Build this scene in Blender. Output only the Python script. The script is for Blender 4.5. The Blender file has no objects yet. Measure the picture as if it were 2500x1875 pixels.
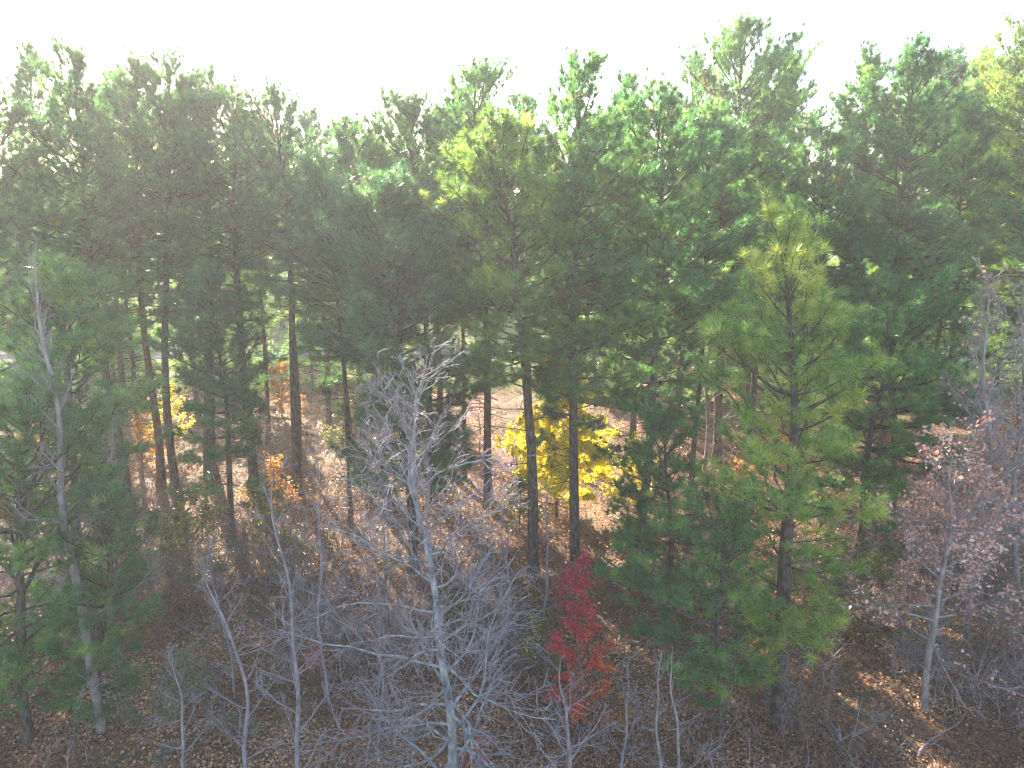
import bpy, math, random
import numpy as np
from mathutils import Vector, noise as mnoise

sc = bpy.context.scene
C = sc.collection
R = math.radians

# ------------------------------------------------------------------ camera
cam_d = bpy.data.cameras.new("camera")
cam_d.sensor_fit = 'HORIZONTAL'
cam_d.sensor_width = 36.0
cam_d.lens = 36.0 * 712.0 / 1024.0
cam_d.clip_end = 6000
cam = bpy.data.objects.new("camera", cam_d)
C.objects.link(cam)
cam.location = (0, 0, 12.0)
cam.rotation_euler = (R(90 - 14.5), 0, 0)
sc.camera = cam

# ------------------------------------------------------------------ sky, sun, exposure
SUN_EL, SUN_AZ = 24.5, -27.0           # azimuth: degrees clockwise from +Y (view direction)
world = bpy.data.worlds.new("World")
sc.world = world
world.use_nodes = True
wn = world.node_tree
wn.nodes.clear()
sky = wn.nodes.new('ShaderNodeTexSky')
sky.sky_type = 'NISHITA'
sky.sun_disc = False
sky.sun_elevation = R(SUN_EL)
sky.sun_rotation = R(SUN_AZ)
sky.air_density = 1.0
sky.dust_density = 1.0
sky.ozone_density = 1.0
bg = wn.nodes.new('ShaderNodeBackground')
bg.inputs['Strength'].default_value = 0.092
wo = wn.nodes.new('ShaderNodeOutputWorld')
wn.links.new(sky.outputs[0], bg.inputs['Color'])
wn.links.new(bg.outputs[0], wo.inputs['Surface'])

sun_d = bpy.data.lights.new("sun", 'SUN')
sun_d.energy = 5.0
sun_d.angle = R(0.5)
sun_d.color = (1.0, 0.88, 0.71)
sun = bpy.data.objects.new("sun", sun_d)
C.objects.link(sun)
sv = Vector((math.sin(R(SUN_AZ)) * math.cos(R(SUN_EL)), math.cos(R(SUN_AZ)) * math.cos(R(SUN_EL)), math.sin(R(SUN_EL))))
sun.rotation_euler = (-sv).to_track_quat('-Z', 'Y').to_euler()

sc.view_settings.view_transform = 'Standard'
sc.view_settings.look = 'None'
sc.view_settings.exposure = 2.85
sc.view_settings.gamma = 1.0
sc.view_settings.use_curve_mapping = False
sc.cycles.max_bounces = 6
sc.cycles.diffuse_bounces = 3
sc.cycles.transmission_bounces = 4
sc.cycles.volume_bounces = 0
sc.cycles.use_denoising = True
sc.cycles.use_adaptive_sampling = False
sc.cycles.filter_width = 1.25

# ------------------------------------------------------------------ materials
def new_mat(name):
    m = bpy.data.materials.new(name)
    m.use_nodes = True
    nt = m.node_tree
    nt.nodes.clear()
    out = nt.nodes.new('ShaderNodeOutputMaterial')
    return m, nt, out

def ramp(nt, fac, stops):
    r = nt.nodes.new('ShaderNodeValToRGB')
    cr = r.color_ramp
    while len(cr.elements) > 1:
        cr.elements.remove(cr.elements[-1])
    cr.elements[0].position = stops[0][0]
    cr.elements[0].color = (*stops[0][1], 1)
    for p, c in stops[1:]:
        e = cr.elements.new(p)
        e.color = (*c, 1)
    nt.links.new(fac, r.inputs[0])
    return r.outputs[0]

def tex_noise(nt, scale, detail=4, coord='Object', stretch=None):
    tc = nt.nodes.new('ShaderNodeTexCoord')
    n = nt.nodes.new('ShaderNodeTexNoise')
    n.inputs['Scale'].default_value = scale
    n.inputs['Detail'].default_value = detail
    if stretch:
        mp = nt.nodes.new('ShaderNodeMapping')
        mp.inputs['Scale'].default_value = stretch
        nt.links.new(tc.outputs[coord], mp.inputs[0])
        nt.links.new(mp.outputs[0], n.inputs['Vector'])
    else:
        nt.links.new(tc.outputs[coord], n.inputs['Vector'])
    return n.outputs['Fac']

def leaf_mat(name, stops, transl=0.4, rough=0.45, spec=0.5, tboost=(1, 1, 1)):
    """two-sided leaf or needle: colour from the per-leaf 'tint' attribute"""
    m, nt, out = new_mat(name)
    at = nt.nodes.new('ShaderNodeAttribute')
    at.attribute_name = 'tint'
    col = ramp(nt, at.outputs['Fac'], stops)
    p = nt.nodes.new('ShaderNodeBsdfPrincipled')
    p.inputs['Roughness'].default_value = rough
    p.inputs['Specular IOR Level'].default_value = spec
    nt.links.new(col, p.inputs['Base Color'])
    t = nt.nodes.new('ShaderNodeBsdfTranslucent')
    g = nt.nodes.new('ShaderNodeMix'); g.data_type = 'RGBA'; g.blend_type = 'MULTIPLY'; g.inputs[0].default_value = 1
    nt.links.new(col, g.inputs[6]); g.inputs[7].default_value = (*tboost, 1)
    nt.links.new(g.outputs[2], t.inputs['Color'])
    mx = nt.nodes.new('ShaderNodeMixShader')
    mx.inputs[0].default_value = transl
    nt.links.new(p.outputs[0], mx.inputs[1])
    nt.links.new(t.outputs[0], mx.inputs[2])
    nt.links.new(mx.outputs[0], out.inputs['Surface'])
    return m

def solid_mat(name, stops, scale, bump=0.0, rough=0.85, stretch=None, detail=6, bdist=0.02):
    m, nt, out = new_mat(name)
    n = tex_noise(nt, scale, detail, stretch=stretch)
    col = ramp(nt, n, stops)
    p = nt.nodes.new('ShaderNodeBsdfPrincipled')
    p.inputs['Roughness'].default_value = rough
    p.inputs['Specular IOR Level'].default_value = 0.092
    nt.links.new(col, p.inputs['Base Color'])
    if bump:
        b = nt.nodes.new('ShaderNodeBump')
        b.inputs['Strength'].default_value = bump
        b.inputs['Distance'].default_value = bdist
        nt.links.new(n, b.inputs['Height'])
        nt.links.new(b.outputs[0], p.inputs['Normal'])
    nt.links.new(p.outputs[0], out.inputs['Surface'])
    return m

GREEN = [(0, (.15, .09, .04)), (.05, (.10, .09, .04)), (.10, (.028, .08, .035)), (.5, (.052, .155, .058)), (.8, (.115, .24, .065)), (1, (.24, .33, .08))]
BLUEGREEN = [(0, (.13, .09, .04)), (.05, (.07, .08, .04)), (.10, (.025, .08, .045)), (.55, (.048, .15, .07)), (1, (.14, .25, .09))]
M = {}
M['needle'] = leaf_mat('pine_needles', GREEN, .45, .33, 1.0, (2.0, 2.05, 1.2))
SUN_TINT = [(0, (.15, .10, .04)), (.1, (.045, .12, .04)), (.5, (.09, .19, .05)), (.85, (.17, .27, .06)), (1, (.32, .38, .10))]  # lighter, yellower needle ramp: sunlight painted into the colour
M['needle_bright'] = leaf_mat('pine_needles_sun_tint', SUN_TINT, .45, .33, 1.0, (2.3, 2.1, .9))
M['needle_blue'] = leaf_mat('pine_needles_bluish', BLUEGREEN, .42, .33, .9, (1.9, 1.8, 1.0))
M['bark'] = solid_mat('pine_bark', [(.3, (.035, .028, .026)), (.5, (.085, .068, .06)), (.7, (.16, .13, .11))], 14, .9, .95, (1, 1, .28), bdist=.05)
M['bark_red'] = solid_mat('reddish_pine_bark', [(.3, (.05, .03, .022)), (.5, (.13, .075, .05)), (.7, (.22, .14, .10))], 14, .9, .95, (1, 1, .28), bdist=.05)
M['grey_bark'] = solid_mat('smooth_grey_bark', [(.3, (.09, .095, .10)), (.5, (.20, .215, .23)), (.68, (.33, .345, .34))], 7, .4, .8, (1, 1, .5))
M['twig'] = solid_mat('grey_twigs', [(.3, (.15, .135, .145)), (.7, (.29, .265, .285))], 6, 0, .8)
M['pale_bark'] = solid_mat('pale_bark', [(.3, (.15, .13, .125)), (.7, (.34, .30, .285))], 7, .3, .8, (1, 1, .5))
M['brown_twig'] = solid_mat('brown_twigs', [(.3, (.09, .065, .055)), (.7, (.20, .15, .13))], 6, 0, .85)
M['pink_twig'] = solid_mat('pinkish_pale_twigs', [(.3, (.26, .21, .20)), (.7, (.46, .39, .37))], 6, 0, .8)
M['brush'] = solid_mat('mixed_brush_twigs', [(.32, (.11, .07, .055)), (.46, (.20, .15, .135)), (.6, (.25, .225, .24)), (.72, (.33, .29, .27))], 1.1, 0, .85, detail=5)
M['yellow'] = leaf_mat('yellow_leaves', [(0, (.22, .26, .05)), (.15, (.42, .40, .04)), (.3, (.74, .62, .02)), (.7, (.86, .76, .04)), (1, (.85, .70, .12))], .6, .35, .6, (1.2, 1.25, 1.2))
M['orange'] = leaf_mat('orange_leaves', [(0, (.30, .12, .03)), (.4, (.55, .24, .04)), (1, (.72, .42, .06))], .5)
M['red'] = leaf_mat('red_leaves', [(0, (.36, .03, .06)), (.5, (.62, .06, .07)), (.78, (.66, .16, .05)), (1, (.66, .32, .08))], .5, tboost=(1.3, 1.5, 1.5))
M['russet'] = leaf_mat('russet_leaves', [(0, (.26, .09, .06)), (.4, (.58, .27, .19)), (1, (.82, .60, .50))], .4, .3, .8)
M['olive'] = leaf_mat('olive_leaves', [(0, (.05, .075, .025)), (.5, (.11, .13, .035)), (.85, (.24, .25, .06)), (1, (.42, .42, .14))], .45, .3, .8, (1.7, 1.6, 1.0))
M['greygreen'] = leaf_mat('greyish_green_leaves', [(0, (.06, .09, .055)), (.6, (.13, .17, .11)), (1, (.26, .28, .17))], .4, .4, .6)
M['litter_leaf'] = leaf_mat('fallen_leaves', [(0, (.10, .045, .025)), (.3, (.24, .11, .055)), (.6, (.48, .24, .12)), (.85, (.66, .40, .22)), (1, (.76, .56, .37))], .15, .5, .5)
M['cover'] = leaf_mat('undergrowth_leaves', [(0, (.07, .05, .03)), (.25, (.22, .10, .05)), (.5, (.34, .16, .07)), (.7, (.13, .14, .04)), (.85, (.36, .26, .13)), (1, (.45, .06, .05))], .35)
M['grass'] = leaf_mat('field_grass', [(0, (.10, .14, .04)), (.6, (.17, .22, .06)), (1, (.32, .30, .13))], .4)

# ------------------------------------------------------------------ mesh helpers
def link(o, parent=None):
    C.objects.link(o)
    if parent is not None:
        o.parent = parent
    return o

def mesh_from(name, verts, nper, mat, tint=None, parent=None, smooth=False, loops=None):
    """verts (n,3); faces are runs of nper vertices unless loops (m,nper) is given"""
    me = bpy.data.meshes.new(name)
    verts = np.ascontiguousarray(verts, dtype=np.float32)
    if loops is None:
        loops = np.arange(len(verts), dtype=np.int32).reshape(-1, nper)
    loops = np.ascontiguousarray(loops, dtype=np.int32)
    nf = len(loops)
    me.vertices.add(len(verts))
    me.vertices.foreach_set('co', verts.ravel())
    me.loops.add(nf * nper)
    me.loops.foreach_set('vertex_index', loops.ravel())
    me.polygons.add(nf)
    me.polygons.foreach_set('loop_start', np.arange(0, nf * nper, nper, dtype=np.int32))
    me.polygons.foreach_set('use_smooth', np.full(nf, smooth, dtype=bool))
    if tint is not None:
        a = me.attributes.new('tint', 'FLOAT', 'POINT')
        a.data.foreach_set('value', np.ascontiguousarray(tint, dtype=np.float32))
    me.update(calc_edges=True)
    me.materials.append(mat)
    return link(bpy.data.objects.new(name, me), parent)

def norm(a):
    return a / np.maximum(np.linalg.norm(a, axis=-1, keepdims=True), 1e-9)

class Wood:
    """collects tapering tubes and joins them into ONE mesh"""
    def __init__(self):
        self.g = {}
    def tube(self, pts, radii, sides=5):
        pts = np.asarray(pts, float)
        self.g.setdefault((len(pts), sides), []).append((pts, np.asarray(radii, float)))
    def build(self, name, mat, parent):
        V, L, off = [], [], 0
        for (n, s), lst in self.g.items():
            P = np.array([a for a, b in lst]); Rr = np.array([b for a, b in lst])
            T = np.empty_like(P)
            T[:, 1:-1] = P[:, 2:] - P[:, :-2]; T[:, 0] = P[:, 1] - P[:, 0]; T[:, -1] = P[:, -1] - P[:, -2]
            T = norm(T)
            main = norm(P[:, -1] - P[:, 0])
            ref = np.where(np.abs(main[:, 2:3]) > .8, np.array([[1., 0, 0]]), np.array([[0, 0, 1.]]))
            A = norm(np.cross(T, ref[:, None, :])); B = np.cross(T, A)
            th = np.arange(s) * 2 * math.pi / s
            ring = P[:, :, None, :] + Rr[:, :, None, None] * (A[:, :, None, :] * np.cos(th)[None, None, :, None] + B[:, :, None, :] * np.sin(th)[None, None, :, None])
            k = len(lst)
            V.append(ring.reshape(-1, 3))
            i = np.arange(n - 1)[:, None]; j = np.arange(s)[None, :]; jn = (j + 1) % s
            q = np.stack([i * s + j, i * s + jn, (i + 1) * s + jn, (i + 1) * s + j], -1).reshape(-1, 4)
            L.append((q[None] + (np.arange(k) * n * s)[:, None, None]).reshape(-1, 4) + off)
            off += k * n * s
        return mesh_from(name, np.concatenate(V), 4, mat, parent=parent, smooth=True, loops=np.concatenate(L))

def empty(name, loc, label=None, cat=None, group=None):
    o = bpy.data.objects.new(name, None)
    o.empty_display_size = .3
    C.objects.link(o)
    o.location = loc
    return tag(o, label, cat, group)

def tag(o, label=None, cat=None, group=None, kind=None):
    if label: o['label'] = label
    if cat: o['category'] = cat
    if group: o['group'] = group
    if kind: o['kind'] = kind
    return o

def gz(x, y):
    f = max(0.0, min(1.0, (46 - y) / 6))
    return f * (.16 * math.sin(x * .31 + 1.3) * math.cos(y * .27) + .07 * math.sin(x * .9 + y * .7) + .05 * math.sin(y * 1.7 - x * .6))

def gz_np(x, y):
    f = np.clip((46 - y) / 6, 0, 1)
    return f * (.16 * np.sin(x * .31 + 1.3) * np.cos(y * .27) + .07 * np.sin(x * .9 + y * .7) + .05 * np.sin(y * 1.7 - x * .6))

# ------------------------------------------------------------------ needles and leaves
def needles(rng, pos, dirs, size, nn, tint, width=.013, spread=.85):
    k = len(pos)
    rv = norm(rng.normal(size=(k, nn, 3)))
    d = norm(dirs[:, None, :] * (1.0 - spread * .35) + rv * spread)
    L = (size[:, None] * rng.uniform(.75, 1.15, (k, nn)))[..., None]
    base = pos[:, None, :] - dirs[:, None, :] * (size[:, None, None] * rng.uniform(0, .45, (k, nn, 1)))
    tip = base + d * L
    tip[..., 2] -= .08 * L[..., 0]
    w = norm(np.cross(d, norm(rng.normal(size=(k, nn, 3))))) * (width / 2)
    v = np.stack([base - w, base + w, tip], 2).reshape(-1, 3)
    t = np.clip(tint[:, None] + rng.normal(0, .11, (k, nn)), 0, 1)
    return v, np.repeat(t.ravel(), 3)

def leaves(rng, pos, size, tint, flat=.5, aspect=.6, hang=0.0):
    """folded pointed leaves, four triangles' worth of outline as one kite of two triangles"""
    k = len(pos)
    a = norm(rng.normal(size=(k, 3)) * np.array([1, 1, flat]) + np.array([0, 0, -hang]))
    n = rng.normal(size=(k, 3)) + np.array([0, 0, 1.2 * (1 - flat)])
    b = norm(np.cross(a, n))
    c = np.cross(a, b)
    s = (size * rng.uniform(.6, 1.25, k))[:, None]
    v0 = pos; v2 = pos + a * s
    mid = pos + a * s * .45 + c * s * .12 * rng.choice([-1, 1], (k, 1))
    v1 = mid + b * s * aspect * .5; v3 = mid - b * s * aspect * .5
    ctr = pos + a * s * .45
    v = np.stack([v0, v1, ctr, ctr, v1, v2, v2, v3, ctr, ctr, v3, v0], 1).reshape(-1, 3)
    return v, np.repeat(np.clip(tint, 0, 1), 12)

# ------------------------------------------------------------------ pine tree
def curve_pts(p0, d, L, n, rise, rng, wob=.05):
    s = np.linspace(0, 1, n)[:, None]
    w = np.cumsum(rng.normal(0, wob, (n, 3)), 0) * L / n * 2
    w[0] = 0
    return p0 + d * L * s + np.array([0, 0, 1.]) * rise * L * s ** 2 + w

def pine(seed, h, dx, cb=.45, w=2.2, rad=.17, dens=1.0, needle='needle', bark='bark', nl=.26, nn=58, bare=24, whorl=.42,
         lean_side=(0, 0), tone=.5, nwidth=.016, loc=(0, 0), label='', group=None, top_pow=3.6, forks=None, extra=None, cones=0, low=3, name='pine_tree'):
    rng = np.random.default_rng(seed)
    x, y = loc
    w *= 1.22 * rng.uniform(.92, 1.1)
    cb -= .05
    h -= .65 if h > 9 else 0          # the topmost shoots stand above the leader
    top_pow = rng.uniform(2.2, 4.6)
    if lean_side[0] == 0: lean_side = (rng.uniform(.05, .38), rng.uniform(0, 6.28))
    whorl *= rng.uniform(.88, 1.15)
    root = empty(name, (x, y, gz(x, y) - .05), label, 'pine tree', group)
    W = Wood()
    # trunk line: slow bend plus lean
    nz = 26
    zz = np.linspace(0, h * .985, nz)
    ph = rng.uniform(0, 6.28, 4)
    am = .10 + .006 * h
    def axis(z):
        t = np.asarray(z, float) / h
        env = np.sin(np.pi * np.clip(t, 0, 1)) * am
        X = dx * t ** 1.25 + env * np.sin(3.1 * t + ph[0]) + .03 * np.sin(11 * t + ph[2])
        Y = env * np.sin(3.7 * t + ph[1]) + .03 * np.sin(12 * t + ph[3])
        return np.stack([X - 0, Y, np.asarray(z) * 1.0], -1)
    def trad(z):
        t = np.asarray(z) / h
        return rad * (1 - t) ** .8 * (1 + .35 * np.exp(-np.asarray(z) / .25)) + .012
    P = axis(zz)
    P[0, :2] = 0
    W.tube(P, trad(zz), 10)
    tp, td, ts, tt = [], [], [], []
    def add_tuft(p, d, s, tn):
        tp.append(p); td.append(d); ts.append(s); tt.append(tn)
    def limb(p0, az, el, L, live, r0, rise, tt_=0.0):
        d = np.array([math.cos(az) * math.cos(el), math.sin(az) * math.cos(el), math.sin(el)])
        pts = curve_pts(p0, d, L, 7, rise, rng, .07)
        W.tube(pts, np.linspace(r0, max(.006, r0 * .2), 7), 4)
        nt_ = max(3, int(L * (4.6 if live else 2.6)))
        side = 1
        btone = tone + rng.normal(0, .14)
        if rng.random() < .012: btone = .03
        for i in range(nt_):
            s = .34 + .66 * (i + rng.random() * .6) / nt_ if live else .2 + .75 * rng.random()
            s = min(s, .99)
            f = s * 6; k = int(f); q = pts[k] * (1 - (f - k)) + pts[min(k + 1, 6)] * (f - k)
            tl = (.30 + .40 * L * (1 - s)) * rng.uniform(.7, 1.25)
            a2 = az + side * rng.uniform(.5, 1.15); side = -side
            e2 = el * .5 + rng.uniform(-.15, .45) + .55 * tt_
            d2 = np.array([math.cos(a2) * math.cos(e2), math.sin(a2) * math.cos(e2), math.sin(e2)])
            tw = curve_pts(q, d2, tl, 4, .25 if live else -.1, rng, .1)
            W.tube(tw, (.009, .007, .006, .005) if live else (.008, .006, .005, .003), 3)
            if live:
                m_ = max(1, int(tl / .26 * dens + rng.random()))
                for j in range(m_):
                    u = 1 - j * .75 / max(m_, 1)
                    f2 = u * 3; k2 = min(int(f2), 2); q2 = tw[k2] * (1 - (f2 - k2)) + tw[k2 + 1] * (f2 - k2)
                    jit = rng.normal(0, .03, 3)
                    dd = d2 * .8 + np.array([0, 0, .45 + .8 * tt_]) + rng.normal(0, .2, 3)
                    add_tuft(q2 + jit, dd / np.linalg.norm(dd), nl * rng.uniform(.8, 1.15), btone + rng.normal(0, .15))
        if live:
            for j in range(2):
                dd = d * .6 + np.array([0, 0, .8]); add_tuft(pts[-1] - d * .12 * j, dd / np.linalg.norm(dd), nl * 1.1, btone + .05)
    # live whorls
    z = cb * h
    a0 = rng.uniform(0, 6.28)
    while z < h - .15:
        t = (z - cb * h) / (h - cb * h)
        prof = (1 - t ** top_pow) ** .85 * (.55 + .45 * min(1, t * 3.5))
        nb = 5 if t < .8 else 4
        a0 += rng.uniform(.6, 1.4)
        for b in range(nb):
            az = a0 + b * 2 * math.pi / nb + rng.normal(0, .25)
            Lb = max(.6, w * prof * rng.uniform(.5, 1.2))
            Lb *= 1 + lean_side[0] * math.cos(az - lean_side[1])
            if rng.random() < .10: continue
            el = -.08 + 1.05 * t ** 1.3 + rng.normal(0, .13)
            limb(axis(z + rng.uniform(-.12, .12)), az, el, max(.25, Lb), True, .012 + .013 * Lb, .10 + .22 * t, t)
        z += whorl * rng.uniform(.75, 1.3) * (1 - .35 * t)
    print('TUFTS', len(tp))
    # leader
    for j in range(5):
        add_tuft(axis(h - .12 * j - .02), np.array([0, 0, 1.]) + rng.normal(0, .15, 3), nl, tone + .1)
    # a few live sprays below the crown
    for j in range(int(low)):
        zb = h * cb * rng.uniform(.55, .98)
        limb(axis(zb), rng.uniform(0, 6.28), rng.uniform(-.2, .2), w * rng.uniform(.4, .75), True, .02, rng.uniform(-.1, .1))
    # dead lower branches
    for j in range(bare):
        zb = h * cb * rng.uniform(.25, 1.05)
        limb(axis(zb), rng.uniform(0, 6.28), rng.uniform(-.25, .35), rng.uniform(.5, 1.0) * w * .75, False, .018, rng.uniform(-.15, .1))
    if extra:
        for (zb, az, el, Lb, live) in extra:
            limb(axis(zb), az, el, Lb, live, .03, .08)
    W.build('trunk', M[bark], root)
    v, t = needles(rng, np.array(tp), norm(np.array(td)), np.array(ts), nn, np.array(tt), nwidth)
    mesh_from('crown', v, 3, M[needle], t, root)
    for q in range(cones):
        i = rng.integers(0, len(tp))
        c = bpy.data.objects.new('pine_cone', cone_mesh())
        C.objects.link(c); c.parent = root
        c.location = tp[i] + td[i] * -.05 + rng.normal(0, .04, 3)
        c.rotation_euler = tuple(rng.uniform(-.9, .9, 3))
    return root

_cone = []
def cone_mesh():
    if not _cone:
        rg = np.random.default_rng(3)
        V = []
        for k in range(90):               # overlapping scales on an egg-shaped core
            u = (k + .5) / 90; a = k * 2.399963
            z = -.075 + .15 * u; rr = .042 * math.sin(math.pi * min(1, .12 + u * .86)) ** .7
            o = np.array([math.cos(a), math.sin(a), 0]); t = np.array([-math.sin(a), math.cos(a), 0])
            b0 = o * rr * .4 + [0, 0, z]; tip = o * (rr + .012) + [0, 0, z + .012]
            V += [b0 - t * .013, b0 + t * .013, tip + t * .010, b0 - t * .013, tip + t * .010, tip - t * .010]
        ob = mesh_from('pine_cone', np.array(V), 3, M['bark_red'])
        _cone.append(ob.data)
        bpy.data.objects.remove(ob)
    return _cone[0]

# ------------------------------------------------------------------ bare and leafy broad-leaved trees
def bare_tree(seed, h, dx, rad=.08, limbs=26, spread=2.0, start=.12, sub=6, sub2=3, el_low=-.1, el_high=1.0, droop=0.0, bark='grey_bark', twig='twig',
              leaf=None, leaf_n=0, leaf_size=.08, loc=(0, 0), label='', group=None, name='bare_tree', cat='tree', dy=0.0, leaf_bottom=0.0, top_taper=.35,
              wob=.13, trunk_wob=.35, leaf_tint=None, hang=.3, forks=(), twig_r=.0058, flat_leaf=.5, prof_pow=1.0, limb_r=.42):
    rng = np.random.default_rng(seed)
    x, y = loc
    root = empty(name, (x, y, gz(x, y) - .04), label, cat, group)
    W = Wood()
    K = W if leaf else Wood()
    n = 18
    t = np.linspace(0, 1, n)
    ph = rng.uniform(0, 6.28, 4)
    def axis(t):
        t = np.asarray(t, float)
        e = np.sin(np.pi * t) * trunk_wob * h * .05
        return np.stack([dx * t + e * np.sin(5 * t + ph[0]) + .01 * h * t * np.sin(17 * t + ph[1]), dy * t + e * np.sin(4 * t + ph[2]), t * h], -1)
    A = axis(t); A[0, :2] = 0
    W.tube(A, rad * (1 - t) ** .75 + .006, 8)
    tips = []
    def grow(p, d, L, r, lvl, tgt, rise):
        m = 8 if lvl == 1 else (5 if lvl == 2 else 4)
        pts = [np.array(p)]
        d = np.array(d)
        for i in range(m - 1):
            d = d + rng.normal(0, wob * (1.3 if lvl > 1 else 1), 3) + np.array([0, 0, rise / m])
            d /= np.linalg.norm(d)
            pts.append(pts[-1] + d * L / (m - 1))
        pts = np.array(pts)
        tgt.tube(pts, np.linspace(r, max(twig_r * .7, r * .25), m), 5 if lvl == 1 else 3)
        if lvl >= 2: tips.append(pts)
        nc = {1: sub, 2: sub2, 3: 0}[lvl]
        nc = int(nc * max(.5, min(1.6, L / (spread * .6)))) if lvl == 1 else nc
        for c in range(nc):
            s = rng.uniform(.18, .97) * (m - 1)
            k = int(s); q = pts[k] * (1 - (s - k)) + pts[k + 1] * (s - k)
            dd = pts[k + 1] - pts[k]; dd = dd / np.linalg.norm(dd)
            side = norm(np.cross(dd, rng.normal(size=3)))
            nd = dd * rng.uniform(.6, 1.0) + side * rng.uniform(.5, .9)
            nd /= np.linalg.norm(nd)
            LL = L * rng.uniform(.28, .55) * (1.1 - .5 * s / (m - 1))
            grow(q, nd, LL, max(twig_r, r * (.45 if lvl == 1 else .6) * (1 - .5 * s / (m - 1))), lvl + 1, K, rise * .6)
    for i in range(limbs):
        s = start + (1 - start) * ((i + rng.random()) / limbs) ** .9
        s = min(s, .985)
        u = (s - start) / (1 - start)
        el = el_low + (el_high - el_low) * u + rng.normal(0, .15)
        az = i * 2.4 + rng.normal(0, .35)
        L = spread * (1 - (1 - top_taper) * u ** prof_pow) * rng.uniform(.6, 1.15)
        d = [math.cos(az) * math.cos(el), math.sin(az) * math.cos(el), math.sin(el)]
        grow(axis(s), d, L, max(.008, rad * (1 - s) ** .75 * limb_r + .004), 1, W, .55 - droop * (1 - u))
    for (s, az, el, L, r) in forks:
        grow(axis(s), [math.cos(az) * math.cos(el), math.sin(az) * math.cos(el), math.sin(el)], L, r, 1, W, .3)
    W.build('trunk', M[bark], root)
    if not leaf:
        K.build('crown', M[twig], root)
    if leaf:
        allp = np.concatenate([tp_ for tp_ in tips])
        allp = allp[allp[:, 2] > leaf_bottom * h]
        p = allp[rng.integers(0, len(allp), leaf_n)] + rng.normal(0, .05, (leaf_n, 3))
        if leaf_tint == 'zgrad':
            tn = .9 - .75 * p[:, 2] / h + rng.normal(0, .16, leaf_n) + .25 * np.clip(p[:, 0], -1, 1)
        else:
            cl = np.array([mnoise.noise(Vector(q) * 1.3) for q in p])
            tn = .5 + .55 * cl + rng.normal(0, .2, leaf_n)
        v, tt = leaves(rng, p, np.full(leaf_n, leaf_size), tn, flat_leaf, .7, hang)
        mesh_from('crown', v, 3, M[leaf], tt, root)
    return root

# ------------------------------------------------------------------ ground
def axis_steps(lo, hi, fine_lo, fine_hi, step):
    a = list(np.arange(fine_lo, fine_hi + step, step))
    d, q = step, fine_lo
    left = []
    while q > lo:
        d *= 1.35; q -= d; left.append(max(q, lo))
    d, q = step, a[-1]
    right = []
    while q < hi:
        d *= 1.35; q += d; right.append(min(q, hi))
    return np.array(left[::-1] + a + right)

gx = axis_steps(-1400, 1400, -40, 40, .4)
gy = axis_steps(-300, 1450, 2, 52, .4)
GX, GY = np.meshgrid(gx, gy)
rng = np.random.default_rng(5)
GZ = gz_np(GX, GY) + np.where((GY < 44) & (GY > 2) & (abs(GX) < 40), rng.normal(0, .018, GX.shape), 0)
V = np.stack([GX, GY, GZ], -1).reshape(-1, 3)
nx, ny = len(gx), len(gy)
ii, jj = np.meshgrid(np.arange(ny - 1), np.arange(nx - 1), indexing='ij')
Lp = np.stack([ii * nx + jj, ii * nx + jj + 1, (ii + 1) * nx + jj + 1, (ii + 1) * nx + jj], -1).reshape(-1, 4)

m, nt, out = new_mat('forest_floor')
n1 = tex_noise(nt, 1.1, 5); n2 = tex_noise(nt, 16, 8)
c1 = ramp(nt, n2, [(.3, (.08, .045, .03)), (.5, (.19, .10, .06)), (.62, (.31, .17, .09)), (.75, (.42, .26, .15))])
c2 = ramp(nt, n2, [(.3, (.05, .045, .03)), (.55, (.12, .09, .05)), (.75, (.24, .17, .10))])
mx = nt.nodes.new('ShaderNodeMix'); mx.data_type = 'RGBA'
rr = ramp(nt, n1, [(.42, (0, 0, 0)), (.6, (1, 1, 1))])
nt.links.new(rr, mx.inputs[0]); nt.links.new(c1, mx.inputs[6]); nt.links.new(c2, mx.inputs[7])
p = nt.nodes.new('ShaderNodeBsdfPrincipled'); p.inputs['Roughness'].default_value = .9
p.inputs['Specular IOR Level'].default_value = .2
nt.links.new(mx.outputs[2], p.inputs['Base Color'])
b = nt.nodes.new('ShaderNodeBump'); b.inputs['Strength'].default_value = .8; b.inputs['Distance'].default_value = .05
nt.links.new(n2, b.inputs['Height']); nt.links.new(b.outputs[0], p.inputs['Normal'])
nt.links.new(p.outputs[0], out.inputs['Surface'])
M['floor'] = m
tag(mesh_from('ground', V, 4, M['floor'], smooth=True, loops=Lp), kind='structure')

def sheet(name, x0, x1, y0, y1, z, mat, nx=60, ny=12, wob=0.0, seed=1):
    r = np.random.default_rng(seed)
    xs = np.linspace(x0, x1, nx); ys = np.linspace(y0, y1, ny)
    X, Y = np.meshgrid(xs, ys)
    if wob:
        e = r.normal(0, wob, nx)
        Y[0] += np.convolve(e, np.ones(3) / 3, 'same')
    V = np.stack([X, Y, np.full_like(X, z)], -1).reshape(-1, 3)
    ii, jj = np.meshgrid(np.arange(ny - 1), np.arange(nx - 1), indexing='ij')
    L = np.stack([ii * nx + jj, ii * nx + jj + 1, (ii + 1) * nx + jj + 1, (ii + 1) * nx + jj], -1).reshape(-1, 4)
    return tag(mesh_from(name, V, 4, mat, loops=L), kind='structure')

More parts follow.
